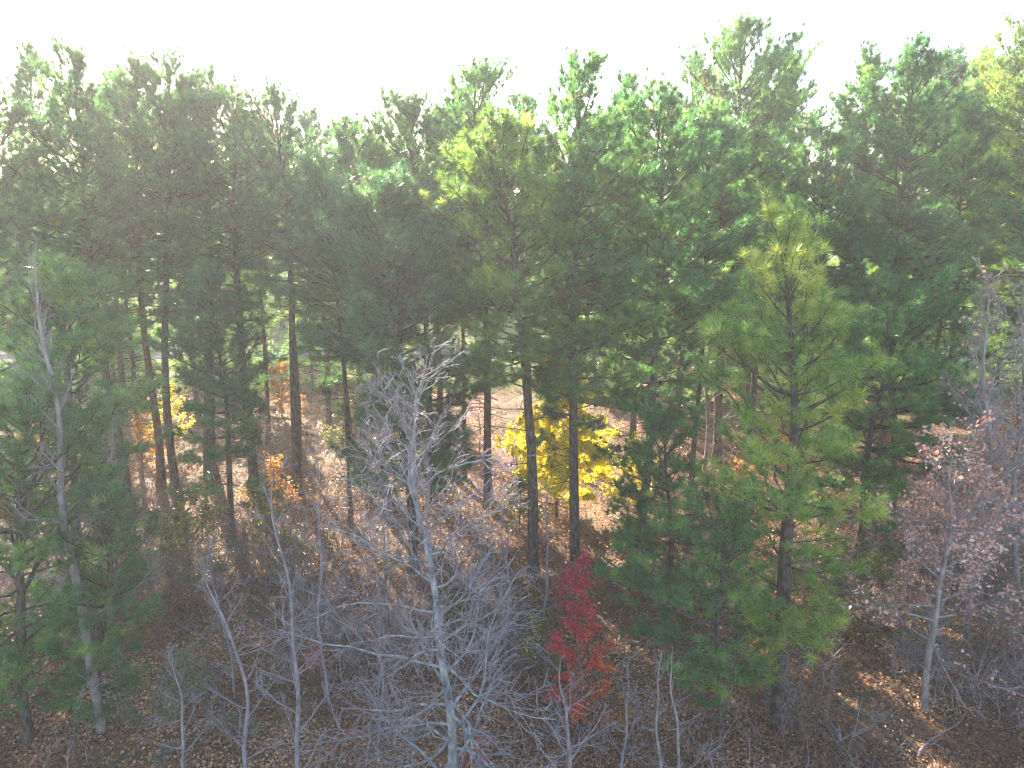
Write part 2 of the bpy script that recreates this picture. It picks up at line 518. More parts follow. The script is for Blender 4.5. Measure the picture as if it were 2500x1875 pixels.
M['meadow'] = solid_mat('meadow_turf', [(.3, (.13, .16, .045)), (.5, (.20, .23, .07)), (.7, (.31, .31, .12))], .6, .3, .9)
M['asphalt'] = solid_mat('asphalt', [(.3, (.06, .06, .072)), (.7, (.10, .10, .118))], 8, .1, 1.0)
M['paint'] = solid_mat('road_paint', [(.3, (.55, .42, .08)), (.7, (.7, .55, .12))], 5, 0, .6)
sheet('meadow', -260, 260, 46.2, 400, .006, M['meadow'], 240, 40, 1.2)
sheet('road', -260, 260, 54.2, 58.4, .012, M['asphalt'], 60, 3)
sheet('road_marking', -260, 260, 56.25, 56.36, .016, M['paint'], 60, 2)

# fallen leaves, denser where they show larger
def scatter(rng, n, y0, y1, pw=1.0, side=4.0, k=.78):
    u = rng.random(n)
    y = y0 * (y1 / y0) ** (u ** pw)
    x = rng.uniform(-1, 1, n) * (k * y + side)
    return x, y
rng = np.random.default_rng(11)
n = 230000
x, y = scatter(rng, n, 11.5, 47)
cl = np.sin(x * 1.1 + 2 * np.sin(y * .8)) * np.sin(y * 1.3 + 1.5 * np.sin(x * .6))
keep = rng.random(n) < .62 + .38 * cl
x, y, cl = x[keep], y[keep], cl[keep]
pos = np.stack([x, y, gz_np(x, y) + rng.uniform(.01, .07, len(x))], -1)
pn = np.array([mnoise.noise(Vector((a * .6, b_ * .6, 1.5))) for a, b_ in zip(x[::1], y[::1])])
tn = .46 + .12 * cl + .45 * pn + rng.normal(0, .2, len(x))
v, t = leaves(rng, pos, np.full(len(x), .085), tn, .28, .7)
tag(mesh_from('leaf_litter', v, 3, M['litter_leaf'], t), 'brown and tan fallen leaves and pine straw covering the forest floor', 'leaf litter', kind='stuff')

# low dry undergrowth nobody could count
rng = np.random.default_rng(12)
n = 26000
x, y = scatter(rng, n, 11.5, 47, .75)
pn = np.array([mnoise.noise(Vector((a * .33, b_ * .33, 3.1))) for a, b_ in zip(x, y)])
keep = rng.random(n) < np.clip(.35 + 1.6 * pn, .04, 1)
x, y, pn = x[keep], y[keep], pn[keep]
K = Wood(); LP, LT = [], []
for a, b_, q in zip(x, y, pn):
    hh = rng.uniform(.25, 1.0) * (1 + .8 * max(0, q)) * (1 + .8 * min(1, max(0, (b_ - 26) / 6)))
    p0 = np.array([a, b_, gz(a, b_)]); d = norm(np.array([rng.normal(0, .4), rng.normal(0, .4), 1.]))
    pts = curve_pts(p0, d, hh, 4, -.1, rng, .15)
    K.tube(pts, (.006, .005, .004, .003), 3)
    c0 = np.clip(.42 + .5 * mnoise.noise(Vector((a * .5, b_ * .5, 9))) + rng.normal(0, .1), 0, .97)
    for j in range(rng.integers(3, 12)):
        LP.append(pts[rng.integers(1, 4)] + rng.normal(0, .13, 3)); LT.append(c0 + rng.normal(0, .06))
tag(K.build('dry_stems', M['brown_twig'], None), 'thin brown stems of dry undergrowth rising from the leaf litter', 'undergrowth', kind='stuff')
v, t = leaves(rng, np.array(LP), np.full(len(LP), .085), np.array(LT), .6, .6)
tag(mesh_from('undergrowth', v, 3, M['cover'], t), 'low orange brown and green undergrowth leaves among the pine trunks', 'undergrowth', kind='stuff')

# tangle of bare brush
rng = np.random.default_rng(21)
K = Wood()
nb_ = 0
while nb_ < 1100:
    b_ = 11.6 * 2.2 ** rng.random(); a = rng.uniform(-1, 1) * (.8 * b_ + 2)
    q = mnoise.noise(Vector((a * .28, b_ * .28, 7.7)))
    side_w = .8 if a > 8.5 else (.75 if a < 0 else .12)
    if rng.random() > side_w * np.clip(.25 + 2.2 * q, .02, 1): continue
    nb_ += 1
    hh = rng.uniform(.7, 2.1)
    d = norm(np.array([rng.normal(0, .35), rng.normal(0, .35), 1.]))
    pts = curve_pts(np.array([a, b_, gz(a, b_)]), d, hh, 6, -.15, rng, .16)
    K.tube(pts, np.linspace(.013, .006, 6), 4)
    for j in range(rng.integers(4, 10)):
        k = rng.integers(1, 6)
        dd = norm(d + rng.normal(0, .75, 3))
        t4 = curve_pts(pts[k], dd, hh * rng.uniform(.2, .5), 4, .1, rng, .15)
        K.tube(t4, (.008, .007, .006, .005), 3)
        for _ in range(2):
            K.tube(curve_pts(t4[rng.integers(1, 4)], norm(dd + rng.normal(0, .7, 3)), hh * rng.uniform(.08, .22), 3, 0, rng, .15), (.006, .005, .004), 3)
tag(K.build('brush', M['brush'], None), 'tangled grey leafless brush twigs filling the foreground between the saplings', 'brush', kind='stuff')

# grass at the edge of the field
rng = np.random.default_rng(13)
n = 60000
x = rng.uniform(-48, 48, n); y = 44 + 9.4 * rng.random(n) ** 1.2
far = rng.random(n) < .35
y = np.where(far, 60.6 + 14 * rng.random(n), y); x = np.where(far, x * 1.2, x)
b0 = np.stack([x, y, gz_np(x, y)], -1); hh = rng.uniform(.15, .45, n)
tip = b0 + np.stack([rng.normal(0, .08, n), rng.normal(0, .08, n), hh], -1)
w_ = np.stack([np.cos(x * 99), np.sin(x * 99), 0 * x], -1) * .02
v = np.stack([b0 - w_, b0 + w_, tip], 1).reshape(-1, 3)
tag(mesh_from('grass', v, 3, M['grass'], np.repeat(rng.random(n), 3)), 'sunlit rough grass of the field behind the pines', 'grass', kind='stuff')

# ------------------------------------------------------------------ the pines of the stand
G = 'tall pines of the stand'
PINES = [
 # seed, x, y, h, dx, cb, w, rad, opts, label
 (1, -20.1, 24.3, 16.0, 3.0, .35, 2.6, .17, {}, 'tall pine at the left edge with its trunk outside the photo and its crown inside'),
 (2, -20.7, 30.9, 17.9, 1.3, 0.48, 2.14, .17, {'dens': .85}, 'pine with a rounded dark top, first tree top from the left edge'),
 (3, -15.5, 26.6, 17.3, .4, 0.46, 2.05, .19, {'dens': .85}, 'tall pine with a pointed dark top, second tree top from the left'),
 (4, -22.2, 39.0, 18.6, 1.9, 0.44, 2.23, .16, {'needle': 'needle_blue', 'dens': .85}, 'far pine seen in the gap between the second and third left tree tops'),
 (5, -15.2, 28.75, 17.1, 1.1, 0.48, 2.05, .17, {'bark': 'bark_red', 'dens': .85}, 'pine with a slender reddish trunk beside the yellow bushes on the left'),
 (6, -14.2, 28.0, 17.4, 1.7, 0.50, 1.95, .17, {'bare': 26, 'dens': .85}, 'straight pine left of the thickest trunk with a high open top and sky gaps'),
 (7, -13.3, 29.5, 16.9, 1.3, 0.51, 1.95, .27, {'dens': .85}, 'pine with the thickest trunk of the left group'),
 (8, -11.2, 28.75, 16.1, .7, 0.51, 1.86, .20, {'bare': 24, 'dens': .85}, 'pine with a straight trunk between the thickest trunk and the forked pine'),
 (9, -8.95, 27.75, 16.2, .3, 0.61, 1.95, .18, {'needle': 'needle_blue', 'bare': 20, 'dens': .9}, 'forked pine with a dark bluish open top left of the dip in the tree line'),
 (10, -9.8, 36.4, 16.2, -.1, 0.58, 2.14, .15, {'needle': 'needle_blue', 'dens': .85}, 'pine at the lowest dip of the tree line left of centre'),
 (11, -5.1, 26.8, 14.9, -.8, .52, 2.1, .12, {}, 'slim pine just behind the left side of the bushy mid height pine'),
 (12, -3.3, 21.4, 12.8, -.4, .34, 2.45, .15, {'needle': 'needle_blue', 'dens': 1.25, 'bare': 8}, 'bushy mid height pine with dense blue green foliage behind the big bare tree'),
 (13, -3.2, 26.8, 15.7, -.5, .52, 2.0, .15, {}, 'pine with a broad rounded grey green top left of the pointed centre top'),
 (14, -3.2, 31.0, 16.0, .3, .55, 2.0, .15, {'needle': 'needle_blue'}, 'far pine trunk beside the pale broken trunk near the road'),
 (15, -1.0, 26.4, 16.6, -.3, .52, 2.0, .17, {}, 'pine with a sharply pointed top near the centre of the tree line'),
 (16, .7, 20.8, 14.2, -1.05, .52, 2.15, .19, {'needle': 'needle_bright', 'tone': .55, 'bare': 12, 'low': 0}, 'leaning pine left of the yellow tree with sunlit yellow green crown'),
 (17, .9, 34.2, 16.9, -.4, .55, 2.1, .15, {}, 'pine behind the yellow tree, trunk hidden by its yellow leaves'),
 (18, 2.1, 21.0, 16.0, -.27, .42, 1.9, .17, {'bare': 8, 'dens': 1.0, 'tone': .55, 'low': 1}, 'tall straight pine in front of the yellow tree with its base at the red maple'),
 (19, 3.2, 31.5, 15.8, .5, .42, 2.1, .14, {'dens': .8}, 'thin pine directly behind the tall straight pine, its trunk showing beside it'),
 (20, 5.3, 29.8, 16.9, -.8, .42, 1.5, .15, {}, 'slim topped pine between the tall centre pine and the highest crown'),
 (21, 4.5, 23.1, 15.3, .2, .40, 2.2, .17, {'lean_side': (.2, 3.1)}, 'pine with green layered boughs right of the yellow tree'),
 (22, 8.8, 36.4, 18.8, -.2, .38, 2.6, .18, {}, 'far pine forming the left shoulder of the highest crown'),
 (23, 9.6, 31.5, 19.3, -.3, .40, 3.0, .20, {'tone': .65, 'cones': 60}, 'highest pine of the tree line with cones and sunlit pale green needles'),
 (24, 12.5, 35.6, 18.9, .5, .38, 2.3, .17, {'tone': .6}, 'pine with upright shoots at the right shoulder of the highest crown'),
 (25, 16.9, 34.2, 18.7, -1.0, .38, 2.9, .18, {}, 'pine with a broad domed deep green top in the right third'),
 (26, 15.05, 27.3, 17.5, -.7, .50, 2.3, .19, {'bark': 'bark_red', 'bare': 26}, 'pine beside the snag right of the near bright pine'),
 (27, 23.6, 40.8, 20.0, -.3, .38, 2.7, .20, {'bark': 'bark_red', 'tone': .6}, 'forked looking pine with brown trunk far right behind the snag'),
 (28, 26.4, 41.8, 19.8, -.8, .38, 2.7, .22, {'needle': 'needle_bright', 'tone': .5}, 'pine with yellow green top second from the right edge'),
 (29, 26.2, 34.9, 20.2, -2.5, .36, 3.4, .22, {'needle': 'needle_bright', 'tone': .6}, 'broad pine with bright yellow green boughs at the right edge'),
 (30, 22.7, 26.4, 17.6, -2.4, .34, 3.0, .20, {}, 'pine at the right edge with its trunk just outside the photo'),
 (31, -10.2, 23.6, 10.1, .3, .40, 1.6, .11, {'needle': 'needle_blue', 'bare': 10}, 'small pine with soft bluish foliage in front of the left trunks'),
 (32, -12.2, 17.45, 10.6, 1.2, .45, 1.8, .13, {'bare': 8, 'tone': .6}, 'young pine behind the left bare tree with yellow green upper boughs'),
 (33, -11.1, 13.75, 7.9, 1.3, .25, 2.0, .12, {'bare': 4, 'nn': 50, 'nwidth': .014}, 'near young pine filling the lower left edge'),
 (34, -9.7, 14.2, 5.4, 1.0, .20, 1.25, .08, {'bare': 3, 'nn': 50, 'nwidth': .014}, 'short young pine beside the base of the left bare tree'),
 (35, 6.2, 14.1, 11.8, -.85, .27, 1.7, .185, {'lean_side': (.22, 3.4), 'needle': 'needle_bright', 'tone': .78, 'nn': 60, 'nwidth': .014, 'nl': .27, 'bare': 6, 'dens': .85, 'whorl': .5, 'extra': [(4.2, -.2, .12, 2.4, False)]}, 'large near pine with bright yellow green tufts on the right'),  # raised tone paints more sunlight into this crown
 (36, 4.8, 13.9, 5.5, -.3, .36, 1.45, .09, {'tone': .55, 'nn': 55, 'nwidth': .013, 'nl': .23, 'bare': 4}, 'small near pine left of the large bright one'),
 (37, 12.0, 22.5, 9.6, .4, .35, 2.3, .14, {'tone': .55, 'nn': 60, 'bare': 8}, 'mid height pine behind the large bright one on its right'),
 (38, 4.6, 18.8, 6.3, -.4, .30, 1.4, .09, {'tone': .5, 'nn': 60, 'bare': 5}, 'young dark green pine behind the small near pine'),
 (39, 14.0, 40.5, 17.5, 0, .38, 2.5, .17, {}, 'far pine behind the right side of the highest crown'),
 (40, -17.5, 38.0, 17.6, .5, 0.58, 2.33, .17, {'dens': .85}, 'far pine behind the straight trunks of the left group'),
 (41, 19.6, 36.5, 19.0, .4, .40, 2.2, .17, {'needle': 'needle_blue'}, 'slim dark pine between the broad domed top and the right edge pines'),
 (42, -6.6, 33.5, 15.2, 0, .52, 2.2, .15, {'needle': 'needle_blue'}, 'far pine behind the right half of the forked pine'),
 (43, 5.8, 39.5, 17.2, 0, .52, 2.4, .16, {}, 'far pine filling the gap right of the tall centre pine'),
 (44, -24.5, 42.5, 8.5, 0, .12, 2.2, .12, {'bare': 2, 'tone': .8}, 'young bushy pine by the field behind the leftmost trunks'),
 (45, -17.0, 43.5, 7.5, 0, .12, 2.2, .12, {'bare': 2, 'tone': .8}, 'young bushy pine by the field behind the thickest left trunk'),
 (46, -8.4, 44.5, 7.0, 0, .15, 2.0, .12, {'bare': 2, 'tone': .8}, 'young bushy pine by the field behind the forked pine'),
 (47, 5.2, 44.0, 6.5, 0, .15, 1.9, .12, {'bare': 2, 'tone': .8}, 'young bushy pine by the field just right of the yellow tree'),
 (48, 11.2, 42.0, 8.0, 0, .12, 2.3, .12, {'bare': 2, 'tone': .8}, 'young bushy pine by the field behind the whitish branched tree'),
 (49, 17.5, 43.5, 8.5, 0, .12, 2.4, .12, {'bare': 2, 'tone': .7}, 'young bushy pine by the field behind the large bright pine'),
 (50, 31.0, 44.0, 8.5, 0, .12, 2.6, .12, {'bare': 2, 'tone': .7}, 'young bushy pine by the field near the right edge'),
 (51, -21.0, 46.0, 6.5, 0, .1, 2.2, .11, {'bare': 2, 'tone': .85}, 'small bushy pine by the field between the leftmost trunks'),
 (52, -13.2, 45.5, 7.0, 0, .1, 2.2, .11, {'bare': 2, 'tone': .85}, 'small bushy pine by the field between the left trunks and the forked pine'),
 (53, 8.3, 46.0, 6.0, 0, .1, 2.0, .11, {'bare': 2, 'tone': .85}, 'small bushy pine by the field left of the whitish branched tree'),
 (54, 14.6, 46.0, 7.0, 0, .1, 2.2, .11, {'bare': 2, 'tone': .8}, 'small bushy pine by the field behind the left boughs of the large bright pine'),
 (55, 22.3, 45.0, 7.5, 0, .1, 2.4, .11, {'bare': 2, 'tone': .75}, 'small bushy pine by the field right of the snag'),
 (56, 26.5, 46.0, 7.5, 0, .1, 2.4, .11, {'bare': 2, 'tone': .8}, 'small bushy pine by the field behind the twiggy bare trees'),
 (57, -18.3, 33.0, 16.8, .8, 0.56, 1.58, .11, {'dens': .85}, 'thin pine with a narrow trunk between the first and second tree tops at the left'),
 (58, -12.3, 34.0, 15.6, .5, 0.58, 1.58, .11, {'dens': .85}, 'thin pine behind the thickest left trunk, half hidden by it'),
 (59, -10.0, 31.5, 14.6, .2, 0.58, 1.49, .10, {'bare': 30, 'dens': .85}, 'thin pine just left of the forked pine, set further back'),
 (60, -7.1, 29.8, 14.2, .1, .52, 1.6, .10, {'needle': 'needle_blue', 'bare': 30}, 'thin pine just right of the forked pine'),
 (61, -6.2, 25.2, 13.6, -.3, .55, 1.5, .09, {'needle': 'needle_blue', 'bare': 30}, 'very slim pine trunk behind the top of the large grey tree'),
 (62, -2.1, 29.6, 15.2, -.2, .55, 1.6, .10, {'bare': 30}, 'thin pine in the gap left of the sharply pointed top'),
 (63, 7.1, 26.6, 15.6, 0, .52, 1.6, .10, {'bare': 30}, 'thin pine just left of the whitish branched tree'),
 (64, 11.2, 26.0, 14.8, -.3, .50, 1.8, .11, {'bare': 24}, 'thin pine directly behind the crown of the large bright pine'),
 (65, 18.6, 30.0, 16.0, -.5, .50, 1.8, .12, {'bark': 'bark_red', 'bare': 24}, 'thin reddish pine right of the snag'),
]
for (sd, x, y, h, dx, cb, w, rd, o, lab) in PINES:
    pine(sd, h, dx, cb, w, rd, loc=(x, y), label=lab, group=G, **o)

# far rows of pines beyond the field, copies of four trees
FG = 'distant pines beyond the field'
FL = 'distant pale green pine in the rows beyond the sunlit field and road'
protos = [pine(100 + k, 13.0 + k * .8, .2, .14, 2.8, .16, loc=(-30 + 20 * k, 84), label=FL, group=FG, low=0, nn=14, nwidth=.04, nl=.34, dens=.9, bare=0, tone=.8, whorl=.6) for k in range(4)]
r = random.Random(4)
def copy_tree(src, x, y, s, rz):
    c = src.copy(); C.objects.link(c)
    c.location = (x, y, 0); c.scale = (s, s, s * r.uniform(.9, 1.15)); c.rotation_euler = (0, 0, rz)
    for ch in src.children:
        d = ch.copy(); C.objects.link(d); d.parent = c
    return c
for row, (Y, step) in enumerate([(68, 5.2), (80, 6.5), (92, 6.5), (108, 7.5)]):
    X = -Y * .74 - 4
    while X < Y * .74 + 4:
        if not (row == 0 and r.random() < .15):
            copy_tree(r.choice(protos), X + r.uniform(-1.5, 1.5), Y + r.uniform(-4, 4), r.uniform(.8, 1.15), r.uniform(0, 6.28))
        X += step * r.uniform(.8, 1.2)

# ------------------------------------------------------------------ bare trees
BG = 'leafless trees and saplings in the foreground'
def BT(*a, **k):
    k.setdefault('group', BG); return bare_tree(*a, **k)
BT(201, 9.1, -.55, rad=.10, limbs=58, spread=3.1, start=.13, sub=11, sub2=4, el_low=.05, el_high=.9, droop=.6, wob=.17, limb_r=.36, twig_r=.007, loc=(-1.1, 11.3), label='large leafless grey tree with spreading branches in the foreground centre', top_taper=.3, prof_pow=2.2)
BT(202, 11.0, .2, rad=.11, limbs=30, spread=1.9, start=.25, sub=7, sub2=3, el_low=.5, el_high=1.25, bark='pale_bark', loc=(-9.46, 13.9), label='tall pale leafless tree with upright branches on the left')
BT(203, 7.5, 0, rad=0.051, limbs=26, spread=1.5, sub=6, sub2=2, el_low=.2, el_high=.9, loc=(-4.24, 11.8), bark='twig', label='slender leafless sapling standing left of the large grey tree')
BT(204, 6.9, .05, rad=0.039, limbs=28, spread=1.5, sub=6, sub2=2, el_low=.05, el_high=.8, loc=(-4.4, 14.7), bark='twig', label='thin straight leafless sapling beside the small red shrub')
BT(205, 5.4, -.4, rad=0.047, limbs=18, spread=1.6, sub=7, sub2=3, el_low=.1, el_high=1.0, loc=(-5.5, 12.4), bark='twig', label='crooked forked leafless sapling at the lower left', trunk_wob=.9)
BT(206, 3.3, -.3, rad=.055, limbs=8, spread=1.3, start=.3, sub=6, sub2=3, el_low=.5, el_high=1.0, bark='pale_bark', loc=(1.24, 12.2), label='pale forked leafless sapling below the red maple at the bottom edge', forks=((.3, .35, .75, 1.5, .035), (.3, 2.6, 1.0, 1.4, .035)))
BT(207, 3.7, -.2, rad=.035, limbs=12, spread=.8, sub=4, sub2=2, loc=(3.1, 12.2), bark='pale_bark', label='thin pale sapling, left one of a pair at the bottom right of centre')
BT(208, 3.6, -.4, rad=.035, limbs=12, spread=.8, sub=4, sub2=2, loc=(3.5, 12.2), bark='pale_bark', label='thin pale sapling, right one of a pair at the bottom right of centre')
BT(209, 11.0, .1, rad=.10, limbs=34, spread=1.7, start=.3, sub=6, sub2=3, el_low=.2, el_high=1.2, bark='pale_bark', loc=(8.07, 28.2), leaf='russet', leaf_n=260, leaf_size=.11, label='whitish branched tree with a few dried leaves left of the bright pine')
BT(210, 10.1, -1.2, rad=.10, limbs=46, spread=2.6, start=.15, sub=11, sub2=5, el_low=.2, el_high=1.2, bark='pale_bark', twig='pink_twig', loc=(12.4, 16.9), leaf='russet', leaf_n=320, leaf_size=.10, label='pale twiggy bare tree on the right with scattered russet leaves')
BT(211, 9.5, -1.6, rad=.09, limbs=46, spread=2.6, start=.15, sub=11, sub2=5, el_low=.3, el_high=1.25, bark='pale_bark', twig='pink_twig', loc=(15.1, 18.8), label='pale leafless tree with upright twigs at the right edge')
BT(212, 6.6, -.3, rad=.08, limbs=34, spread=2.5, start=.25, sub=10, sub2=4, el_low=.1, el_high=.9, bark='pale_bark', twig='pink_twig', loc=(9.9, 14.6), leaf='russet', leaf_n=2600, leaf_size=.105, leaf_bottom=.35, label='small oak with pinkish russet leaves on the right', name='oak_tree', hang=.6)
BT(213, 3.8, -1.2, rad=.06, limbs=20, spread=2.6, start=.15, sub=8, sub2=3, el_low=-.1, el_high=.8, bark='pale_bark', twig='pink_twig', loc=(12.4, 13.6), leaf='russet', leaf_n=260, leaf_size=.09, label='low sprawling bare shrub at the lower right edge', name='bare_shrub', cat='shrub')
BT(214, 4.2, -.2, rad=0.031, limbs=20, spread=1.4, sub=6, sub2=3, loc=(-6.9, 15.2), bark='twig', label='twiggy leafless sapling left of the crooked forked one')
BT(215, 3.9, .2, rad=0.027, limbs=20, spread=1.3, sub=6, sub2=3, loc=(-3.0, 13.4), bark='twig', label='low twiggy sapling between the slender sapling and the large grey tree')
BT(216, 4.5, 0, rad=.04, limbs=18, spread=1.2, sub=6, sub2=2, loc=(-3.9, 19.5), label='thin purple grey sapling behind the thin straight one', bark='twig')
BT(217, 4.2, .1, rad=.035, limbs=18, spread=1.2, sub=6, sub2=2, loc=(-.2, 16.5), label='thin grey sapling right of the large grey tree', bark='twig')
BT(218, 4.6, .1, rad=.04, limbs=16, spread=1.0, sub=6, sub2=2, loc=(.9, 18.2), label='thin sapling just left of the leaning pine base', bark='twig')
BT(219, 3.5, .1, rad=.035, limbs=16, spread=1.2, sub=6, sub2=2, loc=(-6.6, 11.9), label='thin leafless sapling at the bottom edge left of the crooked one', bark='twig')
BT(220, 3.2, .1, rad=.03, limbs=14, spread=.9, sub=5, sub2=2, loc=(2.3, 12.6), label='thin sapling between the forked sapling and the pair at the bottom', bark='twig')
BT(221, 8.0, .2, rad=0.055, limbs=30, spread=1.7, start=.3, sub=6, sub2=2, el_low=.3, el_high=1.1, loc=(-13.6, 19.5), bark='twig', label='grey leafless tree in front of the left pine trunks')
BT(222, 7.5, .6, rad=.08, limbs=24, spread=1.4, start=.35, sub=6, sub2=2, el_low=.3, el_high=1.1, loc=(-9.9, 15.6), bark='pale_bark', label='second pale leafless trunk right of the tall pale one on the left', trunk_wob=.9)

# ------------------------------------------------------------------ coloured trees and shrubs
SG = 'leafy shrubs and small trees under the pines'
def LT_(*a, **k):
    k.setdefault('group', SG); return bare_tree(*a, **k)
LT_(301, 6.3, 0, rad=.07, limbs=44, spread=2.35, start=.10, sub=8, sub2=3, el_low=.15, el_high=1.1, bark='brown_twig', twig='brown_twig', leaf='yellow', leaf_n=20000, leaf_size=.17, loc=(1.7, 25.3), label='bright yellow leaved tree between two pine trunks', name='yellow_tree', hang=.8, top_taper=.3, prof_pow=1.6)
LT_(302, 3.0, .2, rad=.04, limbs=20, spread=1.3, start=.2, sub=6, sub2=3, bark='brown_twig', twig='brown_twig', leaf='yellow', leaf_n=1800, leaf_size=.14, loc=(4.5, 25.6), label='small golden sapling right of the bright yellow tree', name='yellow_tree', hang=.8)
LT_(303, 4.3, -.15, rad=.04, limbs=30, spread=1.15, start=.04, sub=7, sub2=3, el_low=.1, el_high=1.0, bark='brown_twig', twig='brown_twig', leaf='red', leaf_n=3300, leaf_size=.085, leaf_tint='zgrad', loc=(1.67, 14.4), label='scarlet to orange maple sapling in front of the pine bases', name='red_maple', top_taper=.4)
LT_(304, 1.2, .05, rad=.02, limbs=12, spread=.5, start=.2, sub=5, sub2=2, bark='brown_twig', twig='brown_twig', leaf='red', leaf_n=520, leaf_size=.075, loc=(-5.0, 15.8), label='small red shrub left of the large grey tree', name='red_shrub', cat='shrub')
LT_(305, .9, .05, rad=.02, limbs=12, spread=.5, start=.2, sub=5, sub2=2, bark='brown_twig', twig='brown_twig', leaf='red', leaf_n=330, leaf_size=.06, loc=(-.8, 12.7), label='dull red shrub at the bottom beside the large grey trunk', name='red_shrub', cat='shrub')
LT_(306, 3.0, .2, rad=.04, limbs=22, spread=1.5, bark='brown_twig', twig='brown_twig', leaf='yellow', leaf_n=1900, leaf_size=.13, loc=(-17.3, 34.2), label='yellow leaved bush behind the left pine trunks', name='yellow_bush', cat='shrub')
LT_(307, 3.0, .2, rad=.04, limbs=22, spread=1.6, bark='brown_twig', twig='brown_twig', leaf='orange', leaf_n=1900, leaf_size=.13, loc=(-13.0, 38.5), label='orange bush behind the gap left of the forked pine', name='orange_bush', cat='shrub')
LT_(308, 2.8, .2, rad=.04, limbs=22, spread=1.5, bark='brown_twig', twig='brown_twig', leaf='orange', leaf_n=1500, leaf_size=.11, loc=(-16.4, 29.6), label='orange brown bush between the left pine trunks', name='orange_bush', cat='shrub')
LT_(309, 2.9, .2, rad=.04, limbs=26, spread=2.0, bark='brown_twig', twig='brown_twig', leaf='olive', leaf_n=4600, leaf_size=.095, loc=(-10.6, 21.0), label='broad olive green bush in front of the left pine trunks', name='evergreen_bush', cat='shrub')
LT_(310, 2.6, .2, rad=.04, limbs=24, spread=1.7, bark='brown_twig', twig='brown_twig', leaf='olive', leaf_n=3200, leaf_size=.095, loc=(-8.4, 22.2), label='olive green bush right of the broadest one among the trunks', name='evergreen_bush', cat='shrub')
LT_(311, 2.9, 0, rad=.04, limbs=24, spread=1.8, bark='brown_twig', twig='brown_twig', leaf='olive', leaf_n=2600, leaf_size=.10, loc=(-7.4, 30.9), label='olive green bush behind the forked pine base', name='evergreen_bush', cat='shrub')
LT_(312, 1.7, 0, rad=.03, limbs=18, spread=1.0, bark='brown_twig', twig='brown_twig', leaf='olive', leaf_n=1300, leaf_size=.085, loc=(.7, 15.9), label='dull olive bush left of the red maple', name='evergreen_bush', cat='shrub')
LT_(313, 2.2, 0, rad=.03, limbs=20, spread=1.5, bark='brown_twig', twig='brown_twig', leaf='greygreen', leaf_n=2600, leaf_size=.08, loc=(-7.2, 13.2), label='grey green bush at the lower left', name='evergreen_bush', cat='shrub')
LT_(314, 2.6, 0, rad=.04, limbs=24, spread=2.0, bark='brown_twig', twig='brown_twig', leaf='olive', leaf_n=4200, leaf_size=.09, loc=(9.9, 17.6), label='broad pale olive bush right of the large bright pine base', name='evergreen_bush', cat='shrub')
LT_(315, 2.6, 0, rad=.04, limbs=24, spread=2.0, bark='brown_twig', twig='brown_twig', leaf='olive', leaf_n=3200, leaf_size=.09, loc=(13.0, 15.7), label='olive bush at the right edge below the russet oak', name='evergreen_bush', cat='shrub')
LT_(316, 2.4, 0, rad=.03, limbs=20, spread=1.4, bark='brown_twig', twig='brown_twig', leaf='orange', leaf_n=1200, leaf_size=.10, loc=(8.6, 25.1), label='orange brown bush seen under the boughs of the bright pine', name='orange_bush', cat='shrub')
LT_(317, 2.4, 0, rad=.03, limbs=20, spread=1.6, bark='brown_twig', twig='brown_twig', leaf='olive', leaf_n=2200, leaf_size=.09, loc=(6.6, 19.6), label='olive bush behind the trunk of the large bright pine', name='evergreen_bush', cat='shrub')
LT_(318, 2.6, 0, rad=.03, limbs=22, spread=1.6, bark='brown_twig', twig='brown_twig', leaf='russet', leaf_n=1000, leaf_size=.10, loc=(-1.6, 33.0), label='reddish brown bush behind the centre pine trunks', name='russet_bush', cat='shrub')
LT_(319, 2.8, 0, rad=.03, limbs=22, spread=1.8, bark='brown_twig', twig='brown_twig', leaf='russet', leaf_n=1200, leaf_size=.10, loc=(7.0, 34.5), label='reddish brown bush right of the yellow tree near the field', name='russet_bush', cat='shrub')
LT_(320, 2.8, 0, rad=.03, limbs=22, spread=1.8, bark='brown_twig', twig='brown_twig', leaf='orange', leaf_n=1400, leaf_size=.10, loc=(17.5, 31.5), label='orange tan bush behind the snag on the right', name='orange_bush', cat='shrub')

MORE = [
 (321, 2.4, 1.7, 'orange', 1500, -20.5, 29.0, 'orange brown bush at the left edge behind the pine trunks'),
 (322, 2.2, 1.6, 'russet', 1100, -12.4, 32.5, 'reddish brown bush behind the thickest left pine trunk'),
 (323, 2.0, 1.5, 'orange', 1300, -9.4, 26.3, 'orange brown bush between the forked pine and the straight trunk beside it'),
 (324, 2.6, 1.7, 'olive', 2600, -4.6, 29.5, 'olive green bush between the slim centre trunks'),
 (325, 2.0, 1.5, 'orange', 1200, -5.6, 36.5, 'orange tan bush near the field left of the centre'),
 (326, 1.9, 1.5, 'russet', 1000, .2, 28.5, 'reddish brown bush left of the bright yellow tree'),
 (327, 1.9, 1.4, 'olive', 2200, .3, 24.2, 'yellowish green bush against the left side of the yellow tree'),
 (328, 2.2, 1.6, 'russet', 1000, 6.5, 27.5, 'reddish brown bush right of the golden sapling'),
 (329, 2.3, 1.8, 'orange', 1500, 11.6, 29.5, 'orange bush behind the boughs right of the whitish branched tree'),
 (330, 2.4, 1.8, 'russet', 1300, 14.0, 21.5, 'reddish brown thicket in front of the snag'),
 (331, 2.4, 1.8, 'orange', 1300, 21.5, 29.0, 'orange brown bush at the right behind the twiggy bare trees'),
 (332, 1.8, 1.3, 'olive', 1700, -12.6, 16.0, 'olive bush under the boughs of the near left pines'),
 (333, 1.4, 1.1, 'olive', 1300, -1.9, 17.6, 'low olive bush behind the large grey tree'),
]
